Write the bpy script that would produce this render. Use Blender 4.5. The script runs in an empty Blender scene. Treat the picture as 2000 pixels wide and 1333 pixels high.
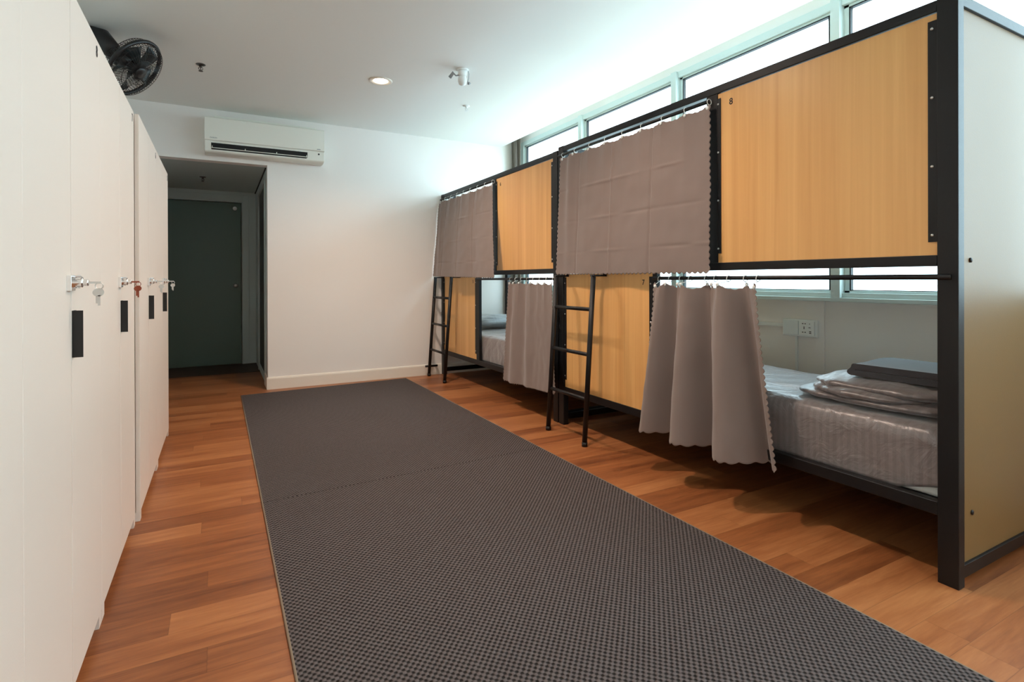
import bpy, math, random
from mathutils import Vector, Matrix, noise
random.seed(7)
PI = math.pi
scene = bpy.context.scene
COL = scene.collection

# ------------------------------------------------------------------ camera
F, YAW, PITCH, ROLL, CY, H = 1053.465, 0.497331, -0.001794, -0.003125, 547.99, 1.12
c_, s_ = math.cos(YAW), math.sin(YAW)
f0 = Vector((s_, c_, 0)); r0 = Vector((c_, -s_, 0)); u0 = Vector((0, 0, 1))
fw = f0*math.cos(PITCH) + u0*math.sin(PITCH)
up = -f0*math.sin(PITCH) + u0*math.cos(PITCH)
rt = r0*math.cos(ROLL) + up*math.sin(ROLL)
up = -r0*math.sin(ROLL) + up*math.cos(ROLL)
cam_d = bpy.data.cameras.new('camera')
cam = bpy.data.objects.new('camera', cam_d)
COL.objects.link(cam)
cam_d.sensor_width = 36.0
cam_d.lens = F/2000*36
cam_d.shift_y = (CY-666.5)/2000
cam_d.clip_start = 0.05
m = Matrix.Identity(4)
for i in range(3):
    m[i][0] = rt[i]; m[i][1] = up[i]; m[i][2] = -fw[i]
m[2][3] = H
cam.matrix_world = m
scene.camera = cam

# ------------------------------------------------------------------ world, light, exposure
scene.view_settings.view_transform = 'Standard'
scene.view_settings.look = 'None'
scene.view_settings.gamma = 1.0
scene.view_settings.exposure = 1.05
scene.view_settings.use_curve_mapping = False
scene.cycles.use_denoising = True
scene.cycles.max_bounces = 10
scene.cycles.diffuse_bounces = 6
scene.cycles.sample_clamp_indirect = 6.0
SKY = (0.77, 0.96, 1.10); SKY_STRENGTH = 4.6
LAMP_COL = (1.0, 0.765, 0.62); LAMP_W = 84.0
w = bpy.data.worlds.new('sky'); scene.world = w; w.use_nodes = True
bg = w.node_tree.nodes['Background']
bg.inputs[1].default_value = SKY_STRENGTH
_nt = w.node_tree                      # overcast sky, dimmer ground below the horizon
_tc = _nt.nodes.new('ShaderNodeTexCoord'); _sp = _nt.nodes.new('ShaderNodeSeparateXYZ'); _cr = _nt.nodes.new('ShaderNodeValToRGB'); _mr = _nt.nodes.new('ShaderNodeMapRange')
_mr.inputs[1].default_value = -1; _mr.inputs[2].default_value = 1
_cr.color_ramp.elements[0].position = .46; _cr.color_ramp.elements[0].color = (SKY[0]*.54, SKY[1]*.54, SKY[2]*.54, 1)
_cr.color_ramp.elements[1].position = .52; _cr.color_ramp.elements[1].color = (SKY[0]*.94, SKY[1]*.94, SKY[2]*.94, 1)
_nt.links.new(_tc.outputs['Generated'], _sp.inputs[0]); _nt.links.new(_sp.outputs[2], _mr.inputs[0]); _nt.links.new(_mr.outputs[0], _cr.inputs[0]); _nt.links.new(_cr.outputs[0], bg.inputs[0])

# ------------------------------------------------------------------ room constants
YB = 6.045; XK = -0.342; XB = 2.32; ZC = 2.795; XW = 3.42; XL = -0.88; YF = -2.6; XP = 3.145
XC = 0.436; ZH = 2.295; YD = 8.05

# ------------------------------------------------------------------ helpers
def srgb(*c):
    return tuple(((v/255)/12.92 if v/255 <= 0.04045 else ((v/255+0.055)/1.055)**2.4) for v in c)

class MB:
    def __init__(self): self.v = []; self.f = []
    def add(self, vs, fs, M=None):
        o = len(self.v)
        self.v += [tuple((M @ Vector(p)) if M else p) for p in vs]
        self.f += [tuple(i+o for i in q) for q in fs]; return self
    def box(self, x0, x1, y0, y1, z0, z1, M=None):
        vs = [(x, y, z) for x in (x0, x1) for y in (y0, y1) for z in (z0, z1)]
        fs = [(0,1,3,2), (4,6,7,5), (0,4,5,1), (2,3,7,6), (0,2,6,4), (1,5,7,3)]
        return self.add(vs, fs, M)
    def prism(self, poly, a, b, axis='y'):
        n = len(poly)
        def P(p, t):
            return {'y': (p[0], t, p[1]), 'x': (t, p[0], p[1]), 'z': (p[0], p[1], t)}[axis]
        vs = [P(p, a) for p in poly] + [P(p, b) for p in poly]
        fs = [tuple(range(n)), tuple(range(2*n-1, n-1, -1))] + [(i, n+i, n+(i+1) % n, (i+1) % n) for i in range(n)]
        return self.add(vs, fs)
    def tube(self, pts, r, n=10, closed=False, cap=True):
        pts = [Vector(p) for p in pts]; N = len(pts); rings = []
        rr = r if isinstance(r, (list, tuple)) else [r]*N
        prev = None
        for i, p in enumerate(pts):
            if closed: d = (pts[(i+1) % N]-pts[i-1])
            else: d = (pts[min(i+1, N-1)]-pts[max(i-1, 0)])
            d.normalize()
            a = prev if prev is not None else (Vector((0, 0, 1)) if abs(d.z) < .9 else Vector((1, 0, 0)))
            a = (a-d*a.dot(d)); a.normalize(); prev = a
            b = d.cross(a)
            rings.append([tuple(p+a*(rr[i]*math.cos(2*PI*k/n))+b*(rr[i]*math.sin(2*PI*k/n))) for k in range(n)])
        vs = [q for R in rings for q in R]; fs = []
        for i in range(N if closed else N-1):
            j = (i+1) % N
            for k in range(n):
                fs.append((i*n+k, i*n+(k+1) % n, j*n+(k+1) % n, j*n+k))
        if cap and not closed:
            fs += [tuple(range(n-1, -1, -1)), tuple((N-1)*n+k for k in range(n))]
        return self.add(vs, fs)
    def lathe(self, prof, n=24, M=None):   # prof: (r, h) about local z
        vs = []; fs = []
        for r, h in prof:
            vs += [(r*math.cos(2*PI*k/n), r*math.sin(2*PI*k/n), h) for k in range(n)]
        for i in range(len(prof)-1):
            for k in range(n):
                fs.append((i*n+k, i*n+(k+1) % n, (i+1)*n+(k+1) % n, (i+1)*n+k))
        fs += [tuple(range(n-1, -1, -1)), tuple((len(prof)-1)*n+k for k in range(n))]
        return self.add(vs, fs, M)
    def ring(self, c, a, b, R, r, n=40, k=8):  # circle in plane a,b
        c = Vector(c); a = Vector(a); b = Vector(b)
        return self.tube([c+a*(R*math.cos(2*PI*i/n))+b*(R*math.sin(2*PI*i/n)) for i in range(n)], r, k, closed=True)
    def grid(self, fn, nu, nv):
        vs = [fn(i/nu, j/nv) for j in range(nv+1) for i in range(nu+1)]
        fs = [(j*(nu+1)+i, j*(nu+1)+i+1, (j+1)*(nu+1)+i+1, (j+1)*(nu+1)+i) for j in range(nv) for i in range(nu)]
        return self.add(vs, fs)
    def build(self, name, mat, parent=None, smooth=False, bevel=0, seg=2, **tags):
        me = bpy.data.meshes.new(name); me.from_pydata(self.v, [], self.f); me.validate(); me.update()
        o = bpy.data.objects.new(name, me); COL.objects.link(o)
        if mat: me.materials.append(mat)
        if parent is not None:
            o.parent = parent
            o.matrix_parent_inverse = Matrix.Translation(-Vector(parent.location))
        if bevel:
            b = o.modifiers.new('bevel', 'BEVEL'); b.width = bevel; b.segments = seg; b.limit_method = 'ANGLE'; b.angle_limit = math.radians(40)
        if smooth:
            me.shade_smooth()
        elif bevel:
            me.shade_smooth()
            wn = o.modifiers.new('wn', 'WEIGHTED_NORMAL'); wn.keep_sharp = True
        for k, v in tags.items(): o[k] = v
        return o

def box(*a): return MB().box(*a)
def thing(name, loc, label, cat, group=None):
    o = bpy.data.objects.new(name, None); COL.objects.link(o); o.location = loc; o.empty_display_size = .1
    o['label'] = label; o['category'] = cat
    if group: o['group'] = group
    return o
def tag(o, label, cat, group=None, kind=None):
    o['label'] = label; o['category'] = cat
    if group: o['group'] = group
    if kind: o['kind'] = kind
    return o
def struct(name, mb, mat, parent=None, **k):
    o = mb.build(name, mat, parent, **k)
    if parent is None: o['kind'] = 'structure'
    return o
def text(name, s, size, loc, xdir, ydir, mat, parent, thick=0.0004):
    cu = bpy.data.curves.new(name, 'FONT'); cu.body = s; cu.size = size; cu.align_x = 'CENTER'; cu.align_y = 'CENTER'
    cu.extrude = thick; cu.offset = size*.012; cu.fill_mode = 'BOTH'
    tmp = bpy.data.objects.new(name, cu); COL.objects.link(tmp)
    me = bpy.data.meshes.new_from_object(tmp.evaluated_get(bpy.context.evaluated_depsgraph_get())); me.name = name
    bpy.data.objects.remove(tmp); bpy.data.curves.remove(cu)
    me.materials.clear(); me.materials.append(mat)
    o = bpy.data.objects.new(name, me); COL.objects.link(o)
    x = Vector(xdir).normalized(); y = Vector(ydir).normalized(); z = x.cross(y)
    M = Matrix.Identity(4)
    for i in range(3): M[i][0] = x[i]; M[i][1] = y[i]; M[i][2] = z[i]; M[i][3] = loc[i]
    o.parent = parent
    wl = Vector(parent.location) if parent.parent is None else Vector(parent.parent.location)*0
    o.matrix_parent_inverse = Matrix.Translation(-wl)
    o.matrix_basis = M
    return o

# ------------------------------------------------------------------ materials
def newmat(name):
    mt = bpy.data.materials.new(name); mt.use_nodes = True
    nt = mt.node_tree; return mt, nt, nt.nodes['Principled BSDF']
def N(nt, t, **k):
    n = nt.nodes.new(t)
    for a, b in k.items(): setattr(n, a, b)
    return n
def plain(name, col, rough=.6, metal=0, bump=0, bscale=200, var=0, vscale=3, spec=None, sheen=0):
    mt, nt, b = newmat(name)
    b.inputs['Base Color'].default_value = (*col, 1); b.inputs['Roughness'].default_value = rough; b.inputs['Metallic'].default_value = metal
    if spec is not None: b.inputs['Specular IOR Level'].default_value = spec
    if sheen: b.inputs['Sheen Weight'].default_value = sheen
    tc = N(nt, 'ShaderNodeTexCoord')
    if var:
        no = N(nt, 'ShaderNodeTexNoise'); no.inputs['Scale'].default_value = vscale; no.inputs['Detail'].default_value = 4
        nt.links.new(tc.outputs['Object'], no.inputs['Vector'])
        mr = N(nt, 'ShaderNodeMapRange'); mr.inputs[3].default_value = 1-var; mr.inputs[4].default_value = 1+var
        nt.links.new(no.outputs[0], mr.inputs[0])
        mx = N(nt, 'ShaderNodeVectorMath', operation='SCALE'); mx.inputs[0].default_value = col
        nt.links.new(mr.outputs[0], mx.inputs['Scale']); nt.links.new(mx.outputs[0], b.inputs['Base Color'])
    if bump:
        no = N(nt, 'ShaderNodeTexNoise'); no.inputs['Scale'].default_value = bscale; no.inputs['Detail'].default_value = 3
        nt.links.new(tc.outputs['Object'], no.inputs['Vector'])
        bp = N(nt, 'ShaderNodeBump'); bp.inputs['Strength'].default_value = bump; bp.inputs['Distance'].default_value = .002
        nt.links.new(no.outputs[0], bp.inputs['Height']); nt.links.new(bp.outputs[0], b.inputs['Normal'])
    return mt
def math_(nt, op, a, b=None, c=None):
    n = N(nt, 'ShaderNodeMath', operation=op)
    for i, v in enumerate((a, b, c)):
        if v is None: continue
        if isinstance(v, (int, float)): n.inputs[i].default_value = v
        else: nt.links.new(v, n.inputs[i])
    return n.outputs[0]

def floor_mat():
    mt, nt, b = newmat('wood_strip_floor')
    tc = N(nt, 'ShaderNodeTexCoord'); sp = N(nt, 'ShaderNodeSeparateXYZ'); nt.links.new(tc.outputs['Object'], sp.inputs[0])
    X, Y = sp.outputs[0], sp.outputs[1]
    Wd, L = 0.123, 1.15
    yr = math_(nt, 'DIVIDE', math_(nt, 'ADD', Y, 10.04), Wd)
    row = math_(nt, 'FLOOR', yr); fy = math_(nt, 'FRACT', yr)
    wn = N(nt, 'ShaderNodeTexWhiteNoise', noise_dimensions='1D'); nt.links.new(row, wn.inputs['W'])
    xr = math_(nt, 'ADD', math_(nt, 'DIVIDE', math_(nt, 'ADD', X, 10), L), wn.outputs['Value'])
    colm = math_(nt, 'FLOOR', xr); fx = math_(nt, 'FRACT', xr)
    cv = N(nt, 'ShaderNodeCombineXYZ'); nt.links.new(row, cv.inputs[0]); nt.links.new(colm, cv.inputs[1])
    wc = N(nt, 'ShaderNodeTexWhiteNoise', noise_dimensions='2D'); nt.links.new(cv.outputs[0], wc.inputs['Vector'])
    # grain, stretched along x, shifted per piece
    sc = N(nt, 'ShaderNodeCombineXYZ')
    nt.links.new(math_(nt, 'ADD', math_(nt, 'MULTIPLY', X, 1.3), math_(nt, 'MULTIPLY', wc.outputs['Value'], 40)), sc.inputs[0])
    nt.links.new(math_(nt, 'MULTIPLY', Y, 14), sc.inputs[1]); nt.links.new(math_(nt, 'MULTIPLY', wc.outputs['Value'], 17), sc.inputs[2])
    n1 = N(nt, 'ShaderNodeTexNoise'); n1.inputs['Scale'].default_value = 1.6; n1.inputs['Detail'].default_value = 6; n1.inputs['Roughness'].default_value = .6; n1.inputs['Distortion'].default_value = .6
    nt.links.new(sc.outputs[0], n1.inputs['Vector'])
    n2 = N(nt, 'ShaderNodeTexNoise'); n2.inputs['Scale'].default_value = 9; n2.inputs['Detail'].default_value = 4; nt.links.new(sc.outputs[0], n2.inputs['Vector'])
    g = math_(nt, 'ADD', math_(nt, 'MULTIPLY', n1.outputs[0], .75), math_(nt, 'MULTIPLY', n2.outputs[0], .25))
    t = math_(nt, 'ADD', math_(nt, 'MULTIPLY', g, .85), math_(nt, 'MULTIPLY', math_(nt, 'SUBTRACT', wc.outputs['Value'], .5), .30))
    cr = N(nt, 'ShaderNodeValToRGB'); e = cr.color_ramp.elements
    e[0].position = .14; e[0].color = (*srgb(102, 56, 31), 1); e[1].position = .78; e[1].color = (*srgb(188, 128, 80), 1)
    m1 = e.new(.42); m1.color = (*srgb(150, 91, 52), 1)
    nt.links.new(t, cr.inputs[0])
    # joints
    jy = math_(nt, 'MINIMUM', fy, math_(nt, 'SUBTRACT', 1, fy)); jx = math_(nt, 'MINIMUM', fx, math_(nt, 'SUBTRACT', 1, fx))
    j = math_(nt, 'MINIMUM', math_(nt, 'MULTIPLY', jy, Wd), math_(nt, 'MULTIPLY', jx, L))
    mr = N(nt, 'ShaderNodeMapRange'); nt.links.new(j, mr.inputs[0]); mr.inputs[1].default_value = 0; mr.inputs[2].default_value = .0016; mr.inputs[3].default_value = .62; mr.inputs[4].default_value = 1
    vm = N(nt, 'ShaderNodeVectorMath', operation='SCALE'); nt.links.new(cr.outputs[0], vm.inputs[0]); nt.links.new(mr.outputs[0], vm.inputs['Scale'])
    nt.links.new(vm.outputs[0], b.inputs['Base Color'])
    b.inputs['Roughness'].default_value = .38; b.inputs['Specular IOR Level'].default_value = .4
    bp = N(nt, 'ShaderNodeBump'); bp.inputs['Strength'].default_value = .25; bp.inputs['Distance'].default_value = .001
    nt.links.new(math_(nt, 'ADD', mr.outputs[0], math_(nt, 'MULTIPLY', g, .3)), bp.inputs['Height']); nt.links.new(bp.outputs[0], b.inputs['Normal'])
    return mt
def rug_mat():
    mt, nt, b = newmat('basket_weave_rug')
    tc = N(nt, 'ShaderNodeTexCoord'); sp = N(nt, 'ShaderNodeSeparateXYZ'); nt.links.new(tc.outputs['Object'], sp.inputs[0])
    k = 2*PI/0.0215
    sx = math_(nt, 'SINE', math_(nt, 'MULTIPLY', sp.outputs[0], k)); sy = math_(nt, 'SINE', math_(nt, 'MULTIPLY', sp.outputs[1], k*.93))
    w1 = math_(nt, 'MULTIPLY', sx, sy)
    no = N(nt, 'ShaderNodeTexNoise'); no.inputs['Scale'].default_value = 160; no.inputs['Detail'].default_value = 2; nt.links.new(tc.outputs['Object'], no.inputs['Vector'])
    h = math_(nt, 'ADD', math_(nt, 'MULTIPLY', w1, .8), math_(nt, 'MULTIPLY', no.outputs[0], .95))
    cr = N(nt, 'ShaderNodeValToRGB'); e = cr.color_ramp.elements
    e[0].position = .0; e[0].color = (*srgb(24, 20, 19), 1); e[1].position = .85; e[1].color = (*srgb(98, 90, 89), 1)
    nt.links.new(h, cr.inputs[0]); nt.links.new(cr.outputs[0], b.inputs['Base Color'])
    b.inputs['Roughness'].default_value = .85; b.inputs['Specular IOR Level'].default_value = .25
    bp = N(nt, 'ShaderNodeBump'); bp.inputs['Strength'].default_value = .8; bp.inputs['Distance'].default_value = .003
    nt.links.new(h, bp.inputs['Height']); nt.links.new(bp.outputs[0], b.inputs['Normal'])
    return mt
def beech_mat():
    mt, nt, b = newmat('beech_veneer')
    tc = N(nt, 'ShaderNodeTexCoord'); mp = N(nt, 'ShaderNodeMapping'); mp.inputs['Scale'].default_value = (1, 26, .55)
    nt.links.new(tc.outputs['Object'], mp.inputs[0])
    n1 = N(nt, 'ShaderNodeTexNoise'); n1.inputs['Scale'].default_value = 1.0; n1.inputs['Detail'].default_value = 5; n1.inputs['Distortion'].default_value = .8
    nt.links.new(mp.outputs[0], n1.inputs['Vector'])
    m2 = N(nt, 'ShaderNodeMapping'); m2.inputs['Scale'].default_value = (1, 5, .15); nt.links.new(tc.outputs['Object'], m2.inputs[0])
    n2 = N(nt, 'ShaderNodeTexNoise'); n2.inputs['Scale'].default_value = 1.2; n2.inputs['Detail'].default_value = 2; nt.links.new(m2.outputs[0], n2.inputs['Vector'])
    t = math_(nt, 'ADD', math_(nt, 'MULTIPLY', n1.outputs[0], .5), math_(nt, 'MULTIPLY', n2.outputs[0], .5))
    cr = N(nt, 'ShaderNodeValToRGB'); e = cr.color_ramp.elements
    e[0].position = .3; e[0].color = (*srgb(210, 152, 88), 1); e[1].position = .7; e[1].color = (*srgb(238, 188, 120), 1)
    nt.links.new(t, cr.inputs[0]); nt.links.new(cr.outputs[0], b.inputs['Base Color'])
    b.inputs['Roughness'].default_value = .35
    return mt
def stripe_mat(name, ca, cb, per=.03, rough=.45):
    mt, nt, b = newmat(name)
    tc = N(nt, 'ShaderNodeTexCoord'); sp = N(nt, 'ShaderNodeSeparateXYZ'); nt.links.new(tc.outputs['Object'], sp.inputs[0])
    s = math_(nt, 'SINE', math_(nt, 'MULTIPLY', sp.outputs[1], 2*PI/per))
    cr = N(nt, 'ShaderNodeValToRGB'); e = cr.color_ramp.elements; e[0].position = .45; e[0].color = (*ca, 1); e[1].position = .55; e[1].color = (*cb, 1)
    nt.links.new(math_(nt, 'ADD', math_(nt, 'MULTIPLY', s, .5), .5), cr.inputs[0]); nt.links.new(cr.outputs[0], b.inputs['Base Color'])
    b.inputs['Roughness'].default_value = rough; b.inputs['Sheen Weight'].default_value = .5; b.inputs['Specular IOR Level'].default_value = .8
    no = N(nt, 'ShaderNodeTexNoise'); no.inputs['Scale'].default_value = 9; no.inputs['Detail'].default_value = 5; no.inputs['Distortion'].default_value = 1.2
    nt.links.new(tc.outputs['Object'], no.inputs['Vector'])
    bp = N(nt, 'ShaderNodeBump'); bp.inputs['Strength'].default_value = .5; bp.inputs['Distance'].default_value = .02
    nt.links.new(no.outputs[0], bp.inputs['Height']); nt.links.new(bp.outputs[0], b.inputs['Normal'])
    return mt
def emis(name, col, s):
    mt = bpy.data.materials.new(name); mt.use_nodes = True; nt = mt.node_tree; nt.nodes.clear()
    e = N(nt, 'ShaderNodeEmission'); e.inputs[0].default_value = (*col, 1); e.inputs[1].default_value = s
    o = N(nt, 'ShaderNodeOutputMaterial'); nt.links.new(e.outputs[0], o.inputs[0]); return mt
def glass_mat():
    mt = bpy.data.materials.new('window_glass'); mt.use_nodes = True; nt = mt.node_tree; nt.nodes.clear()
    t = N(nt, 'ShaderNodeBsdfTransparent'); t.inputs[0].default_value = (.93, .98, .97, 1)
    g = N(nt, 'ShaderNodeBsdfGlossy'); g.inputs['Roughness'].default_value = .02
    fr = N(nt, 'ShaderNodeFresnel'); fr.inputs[0].default_value = 1.45
    mx = N(nt, 'ShaderNodeMixShader'); o = N(nt, 'ShaderNodeOutputMaterial')
    ge = N(nt, 'ShaderNodeNewGeometry')
    nt.links.new(math_(nt, 'MULTIPLY', fr.outputs[0], math_(nt, 'SUBTRACT', 1, ge.outputs['Backfacing'])), mx.inputs[0]); nt.links.new(t.outputs[0], mx.inputs[1]); nt.links.new(g.outputs[0], mx.inputs[2]); nt.links.new(mx.outputs[0], o.inputs[0])
    return mt

M_wall = plain('wall_paint', srgb(238, 235, 230), .7, bump=.08, bscale=120)
M_ceil = plain('ceiling_paint', srgb(236, 238, 234), .75, bump=.05, bscale=90)
M_hall = plain('passage_paint', srgb(184, 198, 196), .6)
M_trim = plain('trim_gloss', srgb(232, 226, 214), .4)
M_floor = floor_mat(); M_rug = rug_mat(); M_beech = beech_mat()
M_bind = plain('rug_binding', srgb(128, 112, 94), .9)
M_frame = plain('black_powder_coat', srgb(15, 15, 17), .42, bump=.15, bscale=900, spec=.35)
M_alu = plain('painted_aluminium', srgb(206, 222, 220), .4)
M_gasket = plain('rubber_gasket', srgb(24, 28, 30), .6)
M_glass = glass_mat()
M_lock = plain('locker_enamel', srgb(234, 222, 210), .42, bump=.12, bscale=260)
M_lockin = plain('recess_black', srgb(14, 14, 14), .5)
M_chrome = plain('chrome', (.8, .8, .8), .15, metal=1)
M_steel = plain('key_steel', (.6, .6, .58), .3, metal=1)
M_copper = plain('key_copper', srgb(150, 84, 66), .35, metal=1)
M_ink = plain('black_ink', srgb(22, 18, 16), .6)
M_cur = plain('taupe_curtain', srgb(128, 113, 106), .9, bump=.25, bscale=700, var=.05, vscale=5, sheen=.25)
M_wcur = plain('window_curtain_cloth', srgb(120, 112, 102), .9, bump=.2, bscale=400)
M_hook = plain('clear_hook_plastic', srgb(225, 230, 228), .25)
M_sheet = stripe_mat('grey_satin_sheet', srgb(112, 104, 103), srgb(120, 112, 111), rough=.34)
M_duvet = stripe_mat('grey_satin_duvet', srgb(96, 88, 87), srgb(103, 95, 94), .035, rough=.36)
M_pillow = stripe_mat('grey_satin_pillow', srgb(128, 134, 138), srgb(146, 152, 156), .03)
M_towel = plain('charcoal_towel', srgb(52, 52, 56), .95, bump=.8, bscale=500, sheen=.4)
M_matt = plain('white_mattress', srgb(220, 220, 214), .8)
M_acw = plain('ac_white_plastic', srgb(236, 238, 228), .35)
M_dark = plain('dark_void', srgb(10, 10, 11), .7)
M_door = plain('dark_green_door', srgb(78, 104, 96), .4)
M_white = plain('white_plastic', srgb(232, 236, 234), .4)
M_grey = plain('grey_plastic', srgb(150, 156, 158), .5)
M_fan = plain('black_fan_plastic', srgb(24, 25, 27), .35)
M_blade = plain('smoked_fan_blade', srgb(44, 54, 56), .25)
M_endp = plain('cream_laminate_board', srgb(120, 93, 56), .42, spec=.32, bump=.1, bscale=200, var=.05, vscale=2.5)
M_board = plain('bunk_base_board', srgb(205, 186, 156), .8)
M_dkstrip = plain('dark_brown_strip', srgb(58, 40, 30), .5)
M_lampglow = emis('lamp_glow', (1.0, .82, .58), 9.0)

# ------------------------------------------------------------------ setting
struct('floor', box(XL-.2, XW+.25, YF-.2, YD+.3, -.12, 0), M_floor)
struct('wall_left', box(XL-.2, XL, YF-.2, YD+.3, 0, 3.05), M_wall)
struct('wall_front', box(XL-.2, XW+.25, YF-.2, YF, 0, 3.05), M_wall)
wb = MB(); wb.box(XC, XW+.25, YB, YB+.12, 0, 3.05); wb.box(XL, XC, YB, YB+.12, ZH, 3.05)
struct('wall_back', wb, M_wall)
struct('ceiling', MB().box(XL-.2, XP, YF-.2, YB, ZC, ZC+.25), M_ceil)
struct('ceiling_pocket', MB().box(XP, XW+.25, YF-.2, YB, 2.99, 3.05), M_ceil)
struct('ceiling_passage', MB().box(XL, XC+.02, YB+.12, YD+.3, ZH, ZH+.1), M_hall)
struct('shadow_gap_strip', MB().box(XC-.012, XC-.002, YB+.125, YD-.02, ZH-.014, ZH-.002), M_dark)  # dark strip stands in for the shadow gap under the passage ceiling
# passage walls
wr = MB(); wr.box(XC, XC+.1, YB+.12, 6.42, 0, ZH); wr.box(XC, XC+.1, 7.42, YD+.3, 0, ZH); wr.box(XC, XC+.1, 6.42, 7.42, 2.17, ZH)
struct('wall_passage_right', wr, M_hall)
we = MB(); we.box(.268, XC, YD, YD+.1, 0, ZH); we.box(XL, -.66, YD, YD+.1, 0, ZH); we.box(-.66, .268, YD, YD+.1, 2.155, ZH)
struct('wall_passage_end', we, M_hall)
struct('wall_behind_door', MB().box(XL, XC+.3, YD+.101, YD+.2, 0, ZH+.1), M_hall)
struct('wall_beyond_passage', MB().box(XC+.1, XC+.16, YB+.12, YD+.1, 0, ZH+.1), M_hall)
tr = MB(); tr.box(.275, .352, YD-.012, YD, 0, 2.25); tr.box(-.74, -.66, YD-.012, YD, 0, 2.25); tr.box(-.66, .275, YD-.012, YD, 2.165, 2.25)
struct('trim_2', tr, M_hall, bevel=.003)
struct('trim_3', MB().box(XL, XC, 7.28, YD-.001, .001, .004), M_dkstrip)  # dark brown strip across the passage floor before the end door
d1 = MB().box(-.655, .258, YD+.02, YD+.06, .005, 2.148)
d = struct('door_1', d1, M_door, bevel=.002)
MB().lathe([(.026, 0), (.026, .006), (.011, .01), (.011, .03), (.024, .038), (.028, .05), (.022, .062), (.004, .066)], 20,
           Matrix.Translation((.192, YD+.02, 1.05)) @ Matrix.Rotation(PI/2, 4, 'X')).build('door_knob', M_steel, d, smooth=True)
MB().lathe([(.026, 0), (.026, .008), (.018, .016), (.004, .02)], 20,
           Matrix.Translation((.187, YD+.02, 2.075)) @ Matrix.Rotation(PI/2, 4, 'X')).build('round_catch', M_white, d, smooth=True)
d2 = MB().box(XC+.008, XC+.045, 6.425, 7.415, .08, 2.168)
struct('trim_7', MB().box(XC+.002, XC+.09, 6.421, 7.419, 0, .079), M_hall)
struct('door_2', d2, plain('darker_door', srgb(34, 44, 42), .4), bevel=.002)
ar = MB(); ar.box(XC-.01, XC, 7.42, 7.49, 0, 2.24); ar.box(XC-.01, XC, 6.35, 6.42, 0, 2.24); ar.box(XC-.01, XC, 6.42, 7.42, 2.17, 2.24)
struct('trim_4', ar, M_hall, bevel=.002)
# baseboard
bbp = [(0, 0), (-.016, 0), (-.016, .105), (-.012, .118), (-.004, .125), (0, .125)]
struct('baseboard_back', MB().prism([(YB+p[0], p[1]) for p in bbp], XC-.004, XW, 'x'), M_trim)
struct('baseboard_passage', MB().box(XC-.014, XC, YB-.016, 6.35, 0, .125), M_trim, bevel=.002)

# window wall
ww = MB(); ww.box(XW, XW+.2, YF, YB, 0, .975); ww.box(XW, XW+.2, YF, YB, 2.86, 3.05)
ww.box(XW, XW+.2, YF, -2.09, .975, 2.86)
struct('wall_right', ww, M_wall)
struct('trim_5', MB().box(XW-.055, XW+.2, YF, YB-.001, .975, 1.0), M_alu, bevel=.003)
struct('trim_6', MB().box(XW-.012, XW, 2.085, 2.14, 0, .974), M_wall, bevel=.002)
YM = [6.04, 4.69, 3.345, 1.99, .64, -.71, -2.06]
for n in range(6):
    a, b_ = YM[n+1], YM[n]     # window between mullion a (near) and b_ (far)
    if n == 0: b_ = 5.975
    w_ = bpy.data.objects.new('window_%d' % (n+1), None); COL.objects.link(w_); w_.location = (XW, a, 1.0); w_['kind'] = 'structure'
    fm = MB()
    fm.box(XW-.055, XW+.05, a-.03, a+.028, 1.0, 2.86)          # mullion
    if n == 0: fm.box(XW-.03, XW+.05, 5.93, YB-.001, 1.0, 2.86)
    y0, y1 = a+.028, (5.93 if n == 0 else b_-.03)
    fm.box(XW-.03, XW+.05, y0, y1, 1.0, 1.03); fm.box(XW-.03, XW+.05, y0, y1, 2.81, 2.86)
    # sash ring
    fm.box(XW-.005, XW+.03, y1-.032, y1, 1.03, 2.81); fm.box(XW-.005, XW+.03, y0, y0+.03, 1.03, 2.81)
    fm.box(XW-.005, XW+.03, y0, y1, 1.03, 1.045); fm.box(XW-.005, XW+.03, y0, y1, 2.792, 2.81)
    fm.build('window_frame', M_alu, w_, bevel=.002)
    g = MB(); e0, e1, t0, t1 = y0+.03, y1-.032, 1.045, 2.792; q = .008
    g.box(XW-.007, XW+.02, e1-q, e1, t0, t1); g.box(XW-.007, XW+.02, e0, e0+q, t0, t1); g.box(XW-.007, XW+.02, e0, e1, t1-q, t1); g.box(XW-.003, XW+.02, e0, e1, t0, t0+.004)
    g.build('gasket', M_gasket, w_)
    MB().box(XW+.008, XW+.014, e0, e1, t0, t1).build('window_pane', M_glass, w_)

# ------------------------------------------------------------------ downlights
LX = 1.2
def downlight(x, y, label):
    t = thing('recessed_downlight', (x, y, ZC), label, 'light')
    MB().lathe([(.060, -.001), (.070, -.006), (.088, -.009), (.096, -.004), (.096, 0), (.060, 0)], 40, Matrix.Translation((x, y, ZC))).build('trim_ring', M_trim, t, smooth=True)
    MB().lathe([(.001, -.010), (.045, -.0085), (.0595, -.002), (.001, -.001)], 32, Matrix.Translation((x, y, ZC))).build('lamp_face', M_lampglow, t)
    L = bpy.data.lights.new('downlight_lamp', 'SPOT'); L.energy = LAMP_W; L.color = LAMP_COL; L.spot_size = math.radians(150); L.spot_blend = .9; L.shadow_soft_size = .07
    lo = bpy.data.objects.new('downlight_lamp', L); COL.objects.link(lo); lo.parent = t; lo.location = (0, 0, -.02)
downlight(1.2, 4.515, 'round recessed ceiling downlight glowing warm, between the air conditioner and the white ceiling sensor')
downlight(1.2, 2.45, 'round warm ceiling downlight just above the upper edge of the view')
downlight(1.2, -1.7, 'added warm ceiling downlight, unseen at the rear end of the room, for more light')  # unseen lamp added behind the camera to light the room

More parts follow.
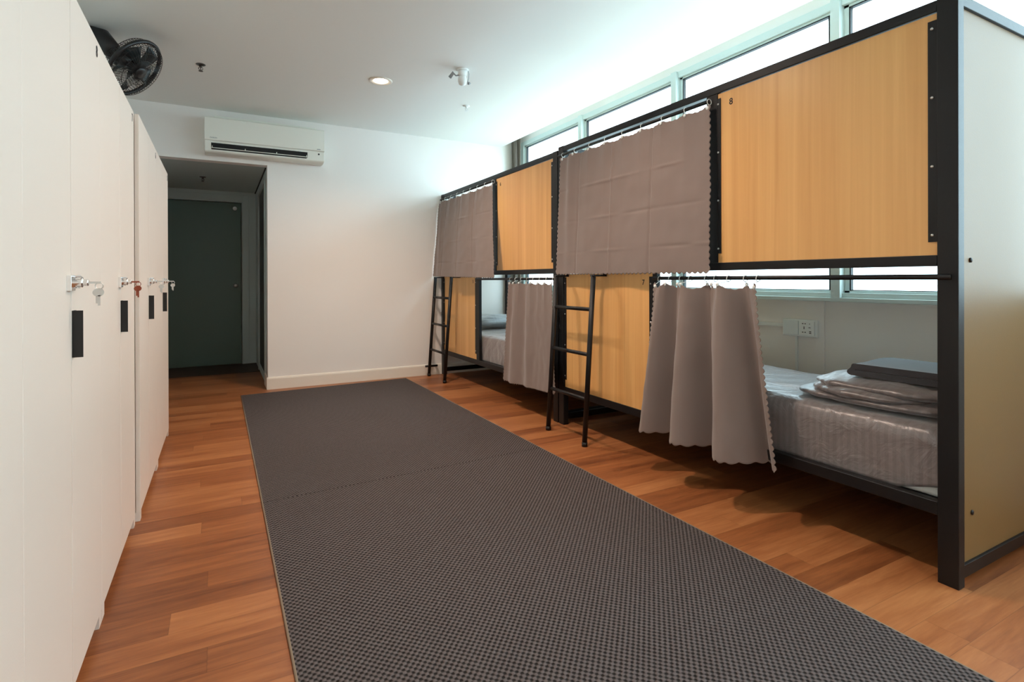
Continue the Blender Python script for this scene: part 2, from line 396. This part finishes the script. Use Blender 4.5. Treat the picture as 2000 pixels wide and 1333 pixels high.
# ------------------------------------------------------------------ lockers
def locker(y0, xf, num, seam, label, keymat, foot=.04):
    ys = seam; y1 = y0+.8; dp = .50; zt = 1.895; zb = .042; th = .018
    t = thing('metal_locker', (xf-dp/2, (y0+y1)/2, 0), label, 'locker', 'white two-door lockers along the wall')
    bd = MB(); xb = xf-.02
    bd.box(xf-dp, xb, y0+.002, y0+.018, zb, zt); bd.box(xf-dp, xb, y1-.018, y1-.002, zb, zt)
    bd.box(xf-dp, xb, y0+.018, y1-.018, zt-.018, zt); bd.box(xf-dp, xb, y0+.018, y1-.018, zb, zb+.018); bd.box(xf-dp, xf-dp+.01, y0+.018, y1-.018, zb+.018, zt-.018)
    bd.build('body', M_lock, t)
    for a, b2 in ((y0+.002, y0+.045), (y1-.045, y1-.002)):
        MB().box(xf-.05, xf-.001, a, b2, 0, zb).build('foot', M_lock, t)
    g = .006
    L = MB().box(xf-th, xf, y0+.0006, ys-g/2, zb, zt-.002).build('door', M_lock, t, bevel=.0012)
    R = MB().box(xf-th, xf, ys+g/2, y1-.0006, zb, zt-.002).build('door', M_lock, t, bevel=.0012)
    c = MB(); h0, h1 = .917, 1.041
    c.prism([(xf, ys+.004), (xf+.0235, ys+.004), (xf+.0235, ys+.0075), (xf+.004, ys+.010), (xf+.004, ys+.034), (xf, ys+.034)], h0, h1, 'z')
    c.build('pull_handle', M_lockin, R, label='black pull handle')
    # lock with keys
    z = 1.115; lk = MB()
    lk.box(xf, xf+.010, ys-.05, ys-.006, z-.021, z+.019)
    lk.box(xf, xf+.014, ys+.002, ys+.03, z-.015, z+.015)
    lk.lathe([(.013, 0), (.013, .022), (.011, .024), (.009, .024), (.009, .034), (.007, .036)], 20, Matrix.Translation((xf, ys+.006, z)) @ Matrix.Rotation(PI/2, 4, 'Y'))
    lk.tube([(xf+.004, ys-.01, z+.016), (xf+.02, ys-.004, z+.017), (xf+.022, ys+.012, z+.012)], .0022, 8)
    lo = lk.build('lock', M_chrome, L, bevel=.001, label='chrome lock')
    k = MB(); k.box(xf+.034, xf+.062, ys+.0045, ys+.0065, z-.003, z+.003)
    k.ring((xf+.058, ys+.0055, z-.009), (1, 0, 0), (0, 0, 1), .0085, .0012, 24, 6)
    k.lathe([(.011, -.001), (.011, .001)], 20, Matrix.Translation((xf+.058, ys+.0055, z-.026)) @ Matrix.Rotation(PI/2, 4, 'X'))
    k.box(xf+.055, xf+.0605, ys+.0045, ys+.0065, z-.062, z-.034)
    k.lathe([(.010, -.001), (.010, .001)], 20, Matrix.Translation((xf+.053, ys+.0095, z-.027)) @ Matrix.Rotation(PI/2, 4, 'X'))
    k.box(xf+.050, xf+.0545, ys+.0085, ys+.0105, z-.056, z-.034)
    ko = k.build('keys', keymat, L)
    if num:
        text('number', num, .050, (xf+.0008, y1-.050, 1.852), (0, 1, 0), (0, 0, 1), M_ink, R)
    return t
locker(.60, XK, None, 1.0, 'nearest white metal locker, cut off by the left edge of the picture', M_steel)
locker(1.40, XK, '8', 1.80, 'white two-door metal locker numbered 8 with keys in its lock', M_steel)
locker(2.20, XK, '7', 2.60, 'white two-door metal locker numbered 7 with a copper-coloured key', M_copper)
locker(3.03, -.326, '6', 3.40, 'white two-door metal locker numbered 6, standing slightly proud of locker 7', M_steel)
locker(3.832, -.326, '5', 4.20, 'white two-door metal locker numbered 5, last of the row beside the passage', M_steel)

# ------------------------------------------------------------------ rugs
def rug(pts, label):
    cx = sum(p[0] for p in pts)/4; cy = sum(p[1] for p in pts)/4
    t = thing('woven_rug', (cx, cy, 0), label, 'rug', 'grey woven rugs laid end to end')
    mb = MB(); vs = [(p[0], p[1], .001) for p in pts]+[(p[0], p[1], .008) for p in pts]
    mb.add(vs, [(3, 2, 1, 0), (4, 5, 6, 7), (0, 1, 5, 4), (1, 2, 6, 5), (2, 3, 7, 6), (3, 0, 4, 7)])
    mb.build('pile', M_rug, t, bevel=.002)
    for i in (0, 2):
        b2 = MB()
        p, q = Vector((*pts[i+1], 0)), Vector((*pts[(i+2) % 4], 0))
        b2.tube([(p.x, p.y, .005), (q.x, q.y, .005)], .0042, 8)
        b2.build('edge_binding', M_bind, t, smooth=True)
    return t
rug([(.186, 2.965), (1.862, 3.045), (1.850, 5.935), (.182, 5.825)], 'charcoal basket-weave rug lying at the far end against the back wall')
rug([(.186, .05), (1.876, .13), (1.862, 3.040), (.186, 2.960)], 'charcoal basket-weave rug in the foreground, its far edge butting the other rug')

# ------------------------------------------------------------------ bunk beds
def bunk(name_label, y0, y1, ztop, up_div, lo_div, up_panel, lo_panel, nums, ladder_y, x0=XB, end_near=True, rod_z=(2.070, 1.124)):
    """up_panel/lo_panel: (ya, yb) panel spans; *_div: (ya, yb) divider posts"""
    t = thing('bunk_bed', (x0+.44, (y0+y1)/2, 0), name_label, 'bunk bed', 'black metal bunk beds')
    PD, PW, XR = .045, .066, 3.22
    for (xa, xb_) in ((x0, x0+PD), (XR-PD, XR)):
        for (ya, yb) in ((y0, y0+PW), (y1-PW, y1)):
            MB().box(xa, xb_, ya, yb, 0, ztop).build('post', M_frame, t, bevel=.003)
    zr = ztop-.044
    ya, yb = y0+PW, y1-PW
    MB().box(x0+.002, x0+.042, ya, yb, zr, ztop-.002).build('top_rail', M_frame, t, bevel=.003)
    MB().box(XR-.04, XR-.004, ya, yb, zr, ztop-.002).build('top_rail', M_frame, t, bevel=.003)
    MB().box(x0+.002, x0+.042, ya, yb, 1.164, 1.205).build('middle_rail', M_frame, t, bevel=.003)
    MB().box(XR-.04, XR-.004, ya, yb, 1.215, 1.25).build('middle_rail', M_frame, t, bevel=.003)
    MB().box(x0+.002, x0+.042, ya, yb, .245, .295).build('lower_rail', M_frame, t, bevel=.003)
    MB().box(XR-.04, XR-.004, ya, yb, .245, .295).build('lower_rail', M_frame, t, bevel=.003)
    MB().box(x0+.044, XR-.042, ya, yb, 1.206, 1.222).build('bunk_base', M_board, t)
    MB().box(x0+.044, XR-.042, ya, yb, .268, .284).build('bunk_base', M_frame, t)
    # ends
    for (yy, sgn) in ((y0, 1), (y1-.04, 1)):
        MB().box(x0+PD, XR-PD, yy+.002, yy+.038, ztop-.042, ztop-.002).build('end_rail', M_frame, t, bevel=.002)
        MB().box(x0+PD, XR-PD, yy+.002, yy+.038, .032, .078).build('end_rail', M_frame, t, bevel=.002)
    if end_near:
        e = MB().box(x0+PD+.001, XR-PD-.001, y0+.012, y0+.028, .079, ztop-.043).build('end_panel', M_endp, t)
        for (bx, bz) in ((2.439, 1.186), (2.448, .251), (3.1, 1.186), (3.1, .251)):
            MB().lathe([(.009, 0), (.009, .004), (.004, .006)], 16, Matrix.Translation((bx, y0+.012, bz)) @ Matrix.Rotation(PI/2, 4, 'X')).build('bolt', M_ink, e, smooth=True)
    MB().box(XR-.03, XR-.022, ya, yb, 0, .244).build('underbed_light_blocker', M_frame, t)  # board added to block light and darken the space under the bunk
    # dividers
    MB().box(x0+.004, x0+.034, up_div[0], up_div[1], 1.205, zr).build('divider', M_frame, t, bevel=.002)
    MB().box(x0+.004, x0+.034, lo_div[0], lo_div[1], .295, 1.164).build('divider', M_frame, t, bevel=.002)
    # panels with flanges
    for (pa, pb), z0, z1, num, side in ((up_panel, 1.204, zr-.003, nums[0], 'L'), (lo_panel, .262, 1.160, nums[1], 'R')):
        p = MB().box(x0+.010, x0+.024, pa, pb, z0, z1).build('privacy_panel', M_beech, t, label='beech veneer panel', bevel=.001)
        for (fa, fb) in ((pa-.004, pa+.030), (pb-.022, pb+.004)):
            fl = MB().box(x0+.006, x0+.0095, fa, fb, z0+.05 if side == 'L' else z0+.09, z1-.025).build('flange', M_frame, p, bevel=.001)
        for ym in (pa+.016, pb-.006):
            for k in range(4):
                zz = z0+.075+(z1-z0-.13)*k/3
                if side == 'R': zz = z0+.12+(z1-z0-.19)*k/3
                MB().lathe([(.0055, 0), (.0055, .002), (.002, .004)], 12, Matrix.Translation((x0+.006, ym, zz)) @ Matrix.Rotation(-PI/2, 4, 'Y')).build('screw', M_steel, p, smooth=True)
        if side == 'L': yy, zz = pb-.085, z1-.062
        else: yy, zz = pa+.085, z1-.062
        text('number', num, .046, (x0+.0092, yy, zz), (0, -1, 0), (0, 0, 1), M_ink, p)
    # rods
    MB().tube([(x0-.012, up_div[1]-.02, rod_z[0]), (x0-.012, y1-.02, rod_z[0])], .0105, 12).build('curtain_rod', M_frame, t, smooth=True)
    MB().tube([(x0-.006, y0+.02, rod_z[1]), (x0-.006, lo_div[0]+.02, rod_z[1])], .0105, 12).build('curtain_rod', M_frame, t, smooth=True)
    return t
def ladder(t, ya, yb, x_foot=2.145, x_top=2.222, brace=False):
    ztop = 1.150
    lad = MB()
    for y in (ya, yb):
        lad.tube([(x_foot, y, .03), (x_top, y, ztop)], .0175, 14)
        lad.box(x_top-.016, XB+.001, y-.016, y+.016, ztop-.012, ztop)
        lad.box(XB-.006, XB+.001, y-.016, y+.016, ztop-.012, 1.19)
    l = lad.build('ladder', M_frame, t, smooth=False)
    l.data.shade_smooth()
    for z in (.31, .61, .915):
        xx = x_foot+(x_top-x_foot)*(z/ztop)
        MB().tube([(xx, ya, z), (xx, yb, z)], .0135, 10).build('rung', M_frame, l, smooth=True)
    for y in (ya, yb):
        MB().tube([(x_foot, y, 0), (x_foot, y, .028)], .0195, 14).build('rubber_foot', M_lockin, l, smooth=True)
    if brace:
        MB().tube([(x_foot-.045, yb, .115), (x_top+.02, yb, .115)], .0125, 10).build('brace', M_frame, l, smooth=True)
bed7 = bunk('near black metal bunk bed with beech panels numbered 7 and 8', .932, 3.515, 2.146,
            (1.994, 2.066), (2.448, 2.484), (.999, 1.996), (2.486, 3.442), ('8', '7'), None)
ladder(bed7, 2.94, 3.392)
bed5 = bunk('far black metal bunk bed with beech panels numbered 5 and 6', 3.528, 6.035, 2.125,
            (4.602, 4.672), (4.985, 5.052), (3.597, 4.598), (5.058, 5.965), ('6', '5'), None, end_near=False, rod_z=(2.062, 1.124))
ladder(bed5, 5.475, 5.968, 2.140, 2.222, brace=True)

# ------------------------------------------------------------------ bunk curtains
def curtain(label, ytop, ybot, ztop, zbot, xtop, swing, folds, nh, rodz, rodx, seed, sag=.012, crease=True, scal=.011, nsc=(38, 26), rightcurve=None):
    """s=0 is the far (+y) edge, s=1 the near (-y) edge; folds(s,t)->(dx,dy)"""
    nu, nv = 260, 150
    rnd = random.Random(seed)
    def fn(s, t):
        yt = ytop[0]+(ytop[1]-ytop[0])*s; yb_ = ybot[0]+(ybot[1]-ybot[0])*s
        tt = t**1.15
        y = yt+(yb_-yt)*tt
        zb = zbot[0]+(zbot[1]-zbot[0])*s
        z = ztop+(zb-ztop)*t
        x = xtop-swing*(t**.9)
        fx, fy = folds(s, t)
        x += fx; y += fy
        # hooks: cloth droops between hooks
        ph = (s*(nh-1)) % 1.0
        hk = math.sin(PI*ph)
        z -= (sag*hk+.004*abs(math.sin(PI*s*nsc[0])))*(1-t)**10
        x += .012*(hk-.5)*(1-t)**4
        if crease:
            for c0, am in ((.17, .006), (.43, -.007), (.69, .008)):
                x += am*math.exp(-((s-c0)/.006)**2)*(1-.3*t)
            for c0, am in ((.30, .004), (.57, -.004), (.83, .004)):
                x += am*math.exp(-((t-c0)/.010)**2)*noise.noise(Vector((s*4, c0*9, seed)))*2
        x += .006*noise.noise(Vector((s*5, t*3, seed)))+.004*noise.noise(Vector((s*14, t*9, seed+3)))
        # scalloped hem and sides
        if t > .97: z -= scal*abs(math.sin(PI*s*nsc[0]))*(t-.97)/.03
        e = 1 if ytop[1] < ytop[0] else -1
        if s < .02: y += e*scal*abs(math.sin(PI*t*nsc[1]))*(1-s/.02)
        if s > .98: y -= e*scal*abs(math.sin(PI*t*nsc[1]))*(s-.98)/.02
        return (x, y, z)
    t = thing('bunk_curtain', (xtop, (ytop[0]+ytop[1])/2, rodz), label, 'curtain', 'taupe bunk bed curtains')
    o = MB().grid(fn, nu, nv).build('cloth', M_cur, t, smooth=True)
    so = o.modifiers.new('thickness', 'SOLIDIFY'); so.thickness = .0016
    for i in range(nh):
        s = min(max(i/(nh-1), .012), .988)
        x, y, z = fn(s, .012)
        h = MB(); h.ring((rodx, y, rodz-.004), (1, 0, 0), (0, 0, 1), .0155, .0022, 20, 6)
        h.tube([(rodx-.004, y, rodz-.018), (x-.004, y, z+.006)], .002, 6)
        h.lathe([(.009, -.003), (.0105, 0), (.009, .003)], 12, Matrix.Translation((x-.002, y, z)) @ Matrix.Rotation(PI/2, 4, 'Y'))
        h.build('curtain_ring', M_hook, t, smooth=True)
    return t
def f_flat(amp, k, ph, e0=0):
    def g(s, t):
        dx = amp*math.sin(2*PI*k*s+ph)*(.7+.3*t)
        if e0: dx -= .03*math.exp(-((s-.10)/.035)**2)*(1-t*.8)
        return dx, 0
    return g
curtain('taupe curtain with scalloped edges on the upper near bunk, left of panel 8', (3.440, 2.020), (3.462, 2.000), 2.050, (1.163, 1.158), 2.300, .035,
        f_flat(.006, 2.5, .3, 1), 9, 2.070, 2.308, 1)
curtain('taupe curtain with scalloped edges on the upper far bunk, left of panel 6', (6.02, 4.613), (6.03, 4.43), 2.040, (1.165, 1.140), 2.296, .085,
        f_flat(.008, 3, 1.0, 1), 9, 2.062, 2.308, 2)
def f_deep(amp, freq, ph):
    def g(s, t):
        p = 2*PI*freq*s**.88+ph
        a = amp*(.5+.6*t)*(.8+.35*s)
        q = math.sin(p-.7*math.sin(p))
        return -a*q, .045*math.sin(p+.5)*(.35+.65*t)*min(1, s*6, (1-s)*4)
    return g
curtain('taupe curtain gathered in deep folds on the lower near bunk, beside panel 7', (2.414, 1.739), (2.457, 1.589), 1.100, (.240, .240), 2.285, .06,
        f_deep(.092, 3.0, 0.0), 9, 1.124, 2.314, 3, sag=.032, crease=False, nsc=(40, 30))
curtain('taupe curtain pulled half open on the lower far bunk, right of panel 5', (4.286, 3.565), (4.306, 3.455), 1.100, (.217, .25), 2.290, .05,
        lambda s, t: ((.020*math.sin(2*PI*3.1*s+.4)*(1 if s < .45 else max(.15, 1-(s-.45)*4))), 0), 8, 1.124, 2.314, 4, sag=.02, crease=False, nsc=(38, 28))

# window curtain in the pocket corner
def wc(s, t):
    return (3.235+.115*s+.01*math.sin(s*9), 5.955+.028*math.sin(s*2*PI*3.2)*(1-.15*t), 2.97-2.85*t)
o = MB().grid(wc, 80, 30).build('window_curtain', M_wcur, smooth=True)
o.modifiers.new('thickness', 'SOLIDIFY').thickness = .003
tag(o, 'narrow grey-brown window curtain drawn into the corner by the back wall', 'curtain')

# ------------------------------------------------------------------ bedding
def mattress(y0, y1, z0, h, label, x1=3.165, lift=None):
    t = thing('mattress', ((XB+.06+x1)/2, (y0+y1)/2, z0), label, 'mattress', 'mattresses on the bunks')
    MB().box(XB+.058, x1-.01, y0+.008, y1-.008, z0+.001, z0+h-.015).build('mattress_core', M_matt, t, bevel=.02, seg=3)
    def fn(s, v):   # wrap: front side, top, back
        y = y0+(y1-y0)*s
        P = [(0, 0), (0, h*.80), (.012, h*.93), (.045, h), (x1-XB-.05-.045, h), (x1-XB-.05, h*.9), (x1-XB-.05, 0)]
        Ls = [0]
        for i in range(1, len(P)): Ls.append(Ls[-1]+math.dist(P[i], P[i-1]))
        d_ = v*Ls[-1]; i = 0
        while i < len(P)-2 and Ls[i+1] < d_: i += 1
        k = (d_-Ls[i])/(Ls[i+1]-Ls[i]); px = P[i][0]+(P[i+1][0]-P[i][0])*k; pz = P[i][1]+(P[i+1][1]-P[i][1])*k
        fr = 1 if i < 3 else 0
        wv = noise.noise(Vector((y*3, px*3, pz*2)))*.008+noise.noise(Vector((y*9+px*4, px*5, pz*5)))*.006
        if fr: px -= abs(noise.noise(Vector((y*6, pz*2.5, 3))))*.018*min(1, pz/.05) ; pz += noise.noise(Vector((y*4, 0, 7)))*.006*(pz > .1)
        else: pz += wv
        if lift and fr: pz += lift*max(0, 1-(y-y0)/.16)*(1-pz/h)
        e = min(s, 1-s)
        if e < .02 and pz > .02: pz -= (.02-e)*1.2*(pz/h)
        return (XB+.05+px, y, z0+.004+pz)
    c = MB().grid(fn, 220, 90).build('fitted_sheet', M_sheet, t, smooth=True, label='grey satin-striped fitted sheet')
    c.modifiers.new('thickness', 'SOLIDIFY').thickness = .002
    return t
mattress(1.0, 3.44, .286, .262, 'mattress in grey striped sheet on the lower near bunk, under the folded duvet', lift=.05)
mattress(3.60, 5.96, .286, .255, 'mattress in grey striped sheet on the lower far bunk, with the pillow')

def blob(mb, c, sz, e=(.5, .5), seed=0, wr=.012, fr=6, M=None, nu=96, nv=48):
    """super-ellipsoid with wrinkles"""
    cx, cy, cz = c; a, b, d_ = sz
    def pw(v, p): return math.copysign(abs(v)**p, v)
    def fn(s, t):
        th = 2*PI*s; ph = -PI/2+PI*t
        x = pw(math.cos(ph), e[1])*pw(math.cos(th), e[0]); y = pw(math.cos(ph), e[1])*pw(math.sin(th), e[0]); z = pw(math.sin(ph), e[1])
        n = Vector((x, y, z)); p = Vector((x*a, y*b, z*d_))
        k = noise.noise(p*fr+Vector((seed, 0, 0)))*wr + abs(noise.noise(Vector((p.x*4, p.y*fr*2.2, seed+p.z*8))))*wr*.8
        p += n*k
        p += Vector((cx, cy, cz))
        return tuple(p)
    mb.grid(fn, nu, nv)
# folded duvet: three stacked folds
dz = .553
dv = MB()
blob(dv, (2.785, 1.335, dz+.034), (.365, .335, .038), (.42, .9), 1, .016, 7)
blob(dv, (2.800, 1.300, dz+.088), (.350, .300, .038), (.42, .9), 5, .018, 7)
blob(dv, (2.640, 1.340, dz+.062), (.235, .245, .030), (.6, .9), 9, .016, 8)
o = dv.build('folded_duvet', M_duvet, smooth=True)
tag(o, 'grey satin-striped duvet folded in layers on the lower near bunk under a towel', 'duvet')
# towel folded with its rounded spine towards the far end
tw = MB(); tz = dz+.127
def towel(x0, x1, ya, yb, z0, z1, th):
    # profile in y-z: U shape, spine at +y
    n = 14; zc = (z0+z1)/2; R = (z1-z0)/2
    outer = [(ya, z1)]+[(yb+R*math.sin(PI*k/n), zc+R*math.cos(PI*k/n)) for k in range(n+1)]+[(ya, z0)]
    r = R-th
    inner = [(ya, z0+th)]+[(yb+r*math.sin(PI*k/n), zc-r*math.cos(PI*k/n)) for k in range(n+1)]+[(ya, z1-th)]
    return outer+inner
pf = towel(0, 0, 1.05, 1.415, tz, tz+.056, .0265)
n = len(pf)
NX = 24
vs = []
for i in range(NX+1):
    x = 2.53+.34*i/NX
    for (y, z) in pf:
        q = noise.noise(Vector((x*7, y*7, z*9)))*.005
        vs.append((x+q, y+q+ .02*noise.noise(Vector((x*3, 2, z*30))), z+q))
fs = [(i*n+k, (i+1)*n+k, (i+1)*n+(k+1) % n, i*n+(k+1) % n) for i in range(NX) for k in range(n)]
fs += [tuple(range(n)), tuple(NX*n+k for k in range(n-1, -1, -1))]
tw.add(vs, fs)
o = tw.build('folded_towel', M_towel, smooth=False, bevel=.006)
tag(o, 'charcoal towel folded on top of the grey duvet', 'towel')
# pillow on far lower bunk
pm = MB(); blob(pm, (2.80, 5.64, .548+.086), (.36, .23, .078), (.55, 1.0), 21, .016, 8)
o = pm.build('pillow', M_pillow, smooth=True)
tag(o, 'wrinkled grey pillow at the far end of the lower far bunk', 'pillow')

# ------------------------------------------------------------------ air conditioner
AX0, AX1, AY = -.118, .968, 5.862
t = thing('air_conditioner', ((AX0+AX1)/2, 5.95, 2.33), 'white split air conditioner with open dark louver high on the back wall', 'air conditioner')
prof = [(YB-.001, 2.655), (YB-.001, 2.34), (5.955, 2.335), (5.905, 2.342), (5.885, 2.352), (5.878, 2.364), (5.878, 2.45), (5.878, 2.655), (5.89, 2.668)]
MB().prism([(p[0], p[1]) for p in prof], AX0, AX1, 'x').build('body', M_acw, t, bevel=.006)
MB().prism([(5.874, 2.452), (5.862, 2.458), (5.862, 2.668), (5.872, 2.678), (5.876, 2.678)], AX0, AX1, 'x').build('front_panel', M_acw, t, bevel=.004)
MB().box(AX0+.08, AX1-.08, 5.90, YB-.001, 2.67, 2.70).build('intake_grille', M_acw, t, bevel=.004)
x0, x1 = AX0+.055, AX1-.165
MB().prism([(5.8772, 2.434), (5.8772, 2.376), (5.8765, 2.376), (5.8765, 2.434)], x0, x1, 'x').build('air_outlet', M_dark, t)
lv = MB(); lv.prism([(5.876, 2.389), (5.864, 2.386), (5.866, 2.380), (5.878, 2.383)], x0+.002, x1-.002, 'x')
for q in (.0, .333, .666, 1.0):
    xx = x0+.006+(x1-x0-.018)*q; lv.box(xx, xx+.006, 5.868, 5.877, 2.385, 2.402)
lv.build('louver', M_acw, t)
MB().box(x0+.002, x1-.01, 5.875, 5.8775, 2.369, 2.3765).build('lower_slot', M_dark, t)
MB().lathe([(.009, 0), (.009, .003)], 16, Matrix.Translation((AX1-.055, 5.8775, 2.425)) @ Matrix.Rotation(PI/2, 4, 'X')).build('receiver_window', M_ink, t)
text('logo', 'DAIKIN', .018, (AX0+.075, 5.8612, 2.478), (1, 0, 0), (0, 0, 1), M_grey, t)
MB().box(AX1-.075, AX1-.04, 5.8612, 5.8618, 2.468, 2.476).build('rating_mark', M_grey, t)

# ------------------------------------------------------------------ wall fan
fc = Vector((-.494, 4.367, 2.54)); vd = (fc-Vector((0, 0, H))).normalized()
rr = vd.cross(Vector((0, 0, 1))).normalized(); uu = rr.cross(vd)
nrm = (rr*.69-uu*.46-vd*.55).normalized()
fa = nrm.cross(Vector((0, 0, 1))).normalized(); fb = nrm.cross(fa).normalized()
t = thing('wall_fan', (XL, 4.5, 2.6), 'black wall-mounted fan tilted down, its cage showing above locker 7', 'fan')
R = .2
MB().ring(fc, fa, fb, R, .013, 56, 10).build('cage_rim', M_fan, t, smooth=True)
for sgn, dep, nm in ((1, .055, 'front_grille'), (-1, .075, 'rear_grille')):
    g = MB(); hubr = .045
    for k in range(60):
        a = 2*PI*k/60; dr = fa*math.cos(a)+fb*math.sin(a)
        g.tube([fc+dr*R+nrm*sgn*.004, fc+dr*(R*.96)+nrm*sgn*dep*.6, fc+dr*(R*.78)+nrm*sgn*dep*.9, fc+dr*hubr+nrm*sgn*dep], 0.0016, 4, cap=False)
    for q, dd in ((.96, .6), (.72, .93), (.45, .98)):
        g.ring(fc+nrm*sgn*dep*dd, fa, fb, R*q, .0015, 44, 5)
    g.build(nm, M_fan, t)
Mz = Matrix.Identity(4)
for i in range(3): Mz[i][0] = fa[i]; Mz[i][1] = fb[i]; Mz[i][2] = nrm[i]; Mz[i][3] = fc[i]
MB().lathe([(.046, .05), (.046, .058), (.03, .064), (.002, .066)], 24, Mz).build('grille_badge', M_fan, t, smooth=True)
MB().lathe([(.002, .03), (.03, .028), (.036, .0), (.036, -.03)], 24, Mz).build('hub', M_fan, t, smooth=True)
for k in range(5):
    a0 = 2*PI*k/5+.3
    def bf(s, v, a0=a0):
        r_ = .034+.138*s; sw = a0+.35*s+(v-.5)*(.42+.25*s)
        dr = fa*math.cos(sw)+fb*math.sin(sw)
        return tuple(fc+dr*r_+nrm*((v-.5)*-.045*(1-.3*s)))
    b3 = MB().grid(bf, 12, 8).build('fan_blade', M_blade, t, smooth=True)
    b3.modifiers.new('thickness', 'SOLIDIFY').thickness = .002
MB().lathe([(.03, -.03), (.052, -.05), (.06, -.085), (.056, -.15), (.04, -.175), (.01, -.18)], 24, Mz).build('motor_housing', M_fan, t, smooth=True)
mp = fc-nrm*.13
arm = MB(); arm.tube([mp, mp+Vector((-.09, .03, .10)), Vector((XL+.10, 4.48, 2.745)), Vector((XL+.02, 4.50, 2.74))], [.05, .07, .07, .06], 16)
arm.build('arm', M_fan, t, smooth=True)
MB().box(XL, XL+.03, 4.43, 4.57, 2.55, 2.785).build('wall_bracket', M_fan, t, bevel=.01)

# ------------------------------------------------------------------ ceiling fittings
M_dkmetal = plain('dark_tarnished_metal', srgb(84, 80, 76), .35, metal=.6)
def sprinkler(x, y, z, label, mat=M_dkmetal):
    T = Matrix.Translation((x, y, z))
    t = thing('ceiling_sprinkler', (x, y, z), label, 'sprinkler', 'ceiling sprinklers')
    MB().lathe([(.034, 0), (.034, -.003), (.024, -.008), (.012, -.010)], 24, T).build('escutcheon', mat, t, smooth=True)
    b4 = MB(); b4.lathe([(.010, -.010), (.010, -.022), (.006, -.024)], 14, T)
    b4.tube([(x-.010, y, z-.022), (x-.015, y, z-.034), (x-.003, y, z-.05)], .0025, 6); b4.tube([(x+.010, y, z-.022), (x+.015, y, z-.034), (x+.003, y, z-.05)], .0025, 6)
    b4.tube([(x, y, z-.022), (x, y, z-.048)], .003, 8)
    b4.build('sprinkler_head', mat, t, smooth=True)
    MB().lathe([(.002, -.050), (.016, -.051), (.016, -.053), (.002, -.053)], 18, T).build('deflector', mat, t)
sprinkler(-.12, 4.825, ZC, 'small dark metal sprinkler on the ceiling beside the black fan')
sprinkler(2.10, 4.78, ZC, 'small sprinkler on the ceiling behind the white sensor, near the windows', M_white)
sprinkler(-.16, 7.05, ZH, 'small dark sprinkler on the lower passage ceiling before the green door')
x, y = 1.709, 3.967
T = Matrix.Translation((x, y, ZC))
t = thing('ceiling_sensor', (x, y, ZC), 'white two-part ceiling sensor with side spotlight, right of the downlight', 'sensor')
MB().lathe([(.05, 0), (.05, -.006), (.04, -.010)], 24, T).build('base_plate', M_white, t, smooth=True)
MB().lathe([(.034, -.008), (.036, -.03), (.034, -.05), (.028, -.058)], 24, T).build('upper_housing', M_white, t, smooth=True)
MB().lathe([(.029, -.056), (.034, -.070), (.035, -.095), (.028, -.118), (.012, -.128), (.002, -.13)], 24, T).build('dome', M_white, t, smooth=True)
vec = Vector((x, y, ZC-.05))
MB().tube([vec+Vector((-.03, 0, .0)), vec+Vector((-.052, .01, -.004)), vec+Vector((-.07, .02, .018)), vec+Vector((-.095, .03, -.02))], [.006, .006, .014, .014], 12).build('side_lamp', M_grey, t, smooth=True)
MB().tube([(x+.045, y-.012, ZC-.004), (x+.05, y-.014, ZC-.03), (x+.048, y-.014, ZC-.07), (x+.04, y-.01, ZC-.10)], .003, 8).build('cable', M_grey, t, smooth=True)
MB().lathe([(.010, 0), (.012, .01), (.006, .024)], 14, Matrix.Translation((x+.042, y-.01, ZC-.105)) @ Matrix.Rotation(PI/2, 4, 'Y')).build('side_knob', M_grey, t, smooth=True)

# ------------------------------------------------------------------ wall socket and trunking
xw = XW-.001
t = thing('wall_socket', (xw, 2.235, .79), 'white double wall plate with switch and universal socket above the near mattress', 'socket')
MB().box(xw-.03, xw, 2.118, 2.362, .735, .848).build('back_box', M_white, t, bevel=.004)
MB().box(xw-.036, xw-.030, 2.245, 2.352, .745, .838).build('switch_rocker', plain('pale_grey_plastic', srgb(222, 230, 230), .4), t, bevel=.002)
sk = MB().box(xw-.036, xw-.030, 2.135, 2.240, .745, .838).build('socket_face', M_white, t, bevel=.002)
hs = MB(); X0 = xw-.0368
for (yy, zz, ww_, hh) in ((2.213, .822, .010, .005), (2.196, .822, .010, .005), (2.204, .795, .005, .018), (2.213, .766, .010, .005), (2.196, .766, .010, .005),
                        (2.166, .822, .006, .004), (2.166, .798, .014, .004), (2.162, .772, .014, .005), (2.162, .762, .014, .005)):
    hs.box(X0, X0+.001, yy-ww_/2, yy+ww_/2, zz-hh/2, zz+hh/2)
hs.build('pin_holes', M_ink, sk)
o = MB().box(xw-.018, xw, 2.363, 5.9, .790, .812).build('cable_trunking', M_white, bevel=.002)
tag(o, 'white horizontal cable trunking running from the wall socket', 'trunking')
o = MB().box(xw-.012, xw, 2.268, 2.284, .1, .734).build('cable_conduit', M_white, bevel=.002)
tag(o, 'thin white vertical conduit below the wall socket', 'conduit')
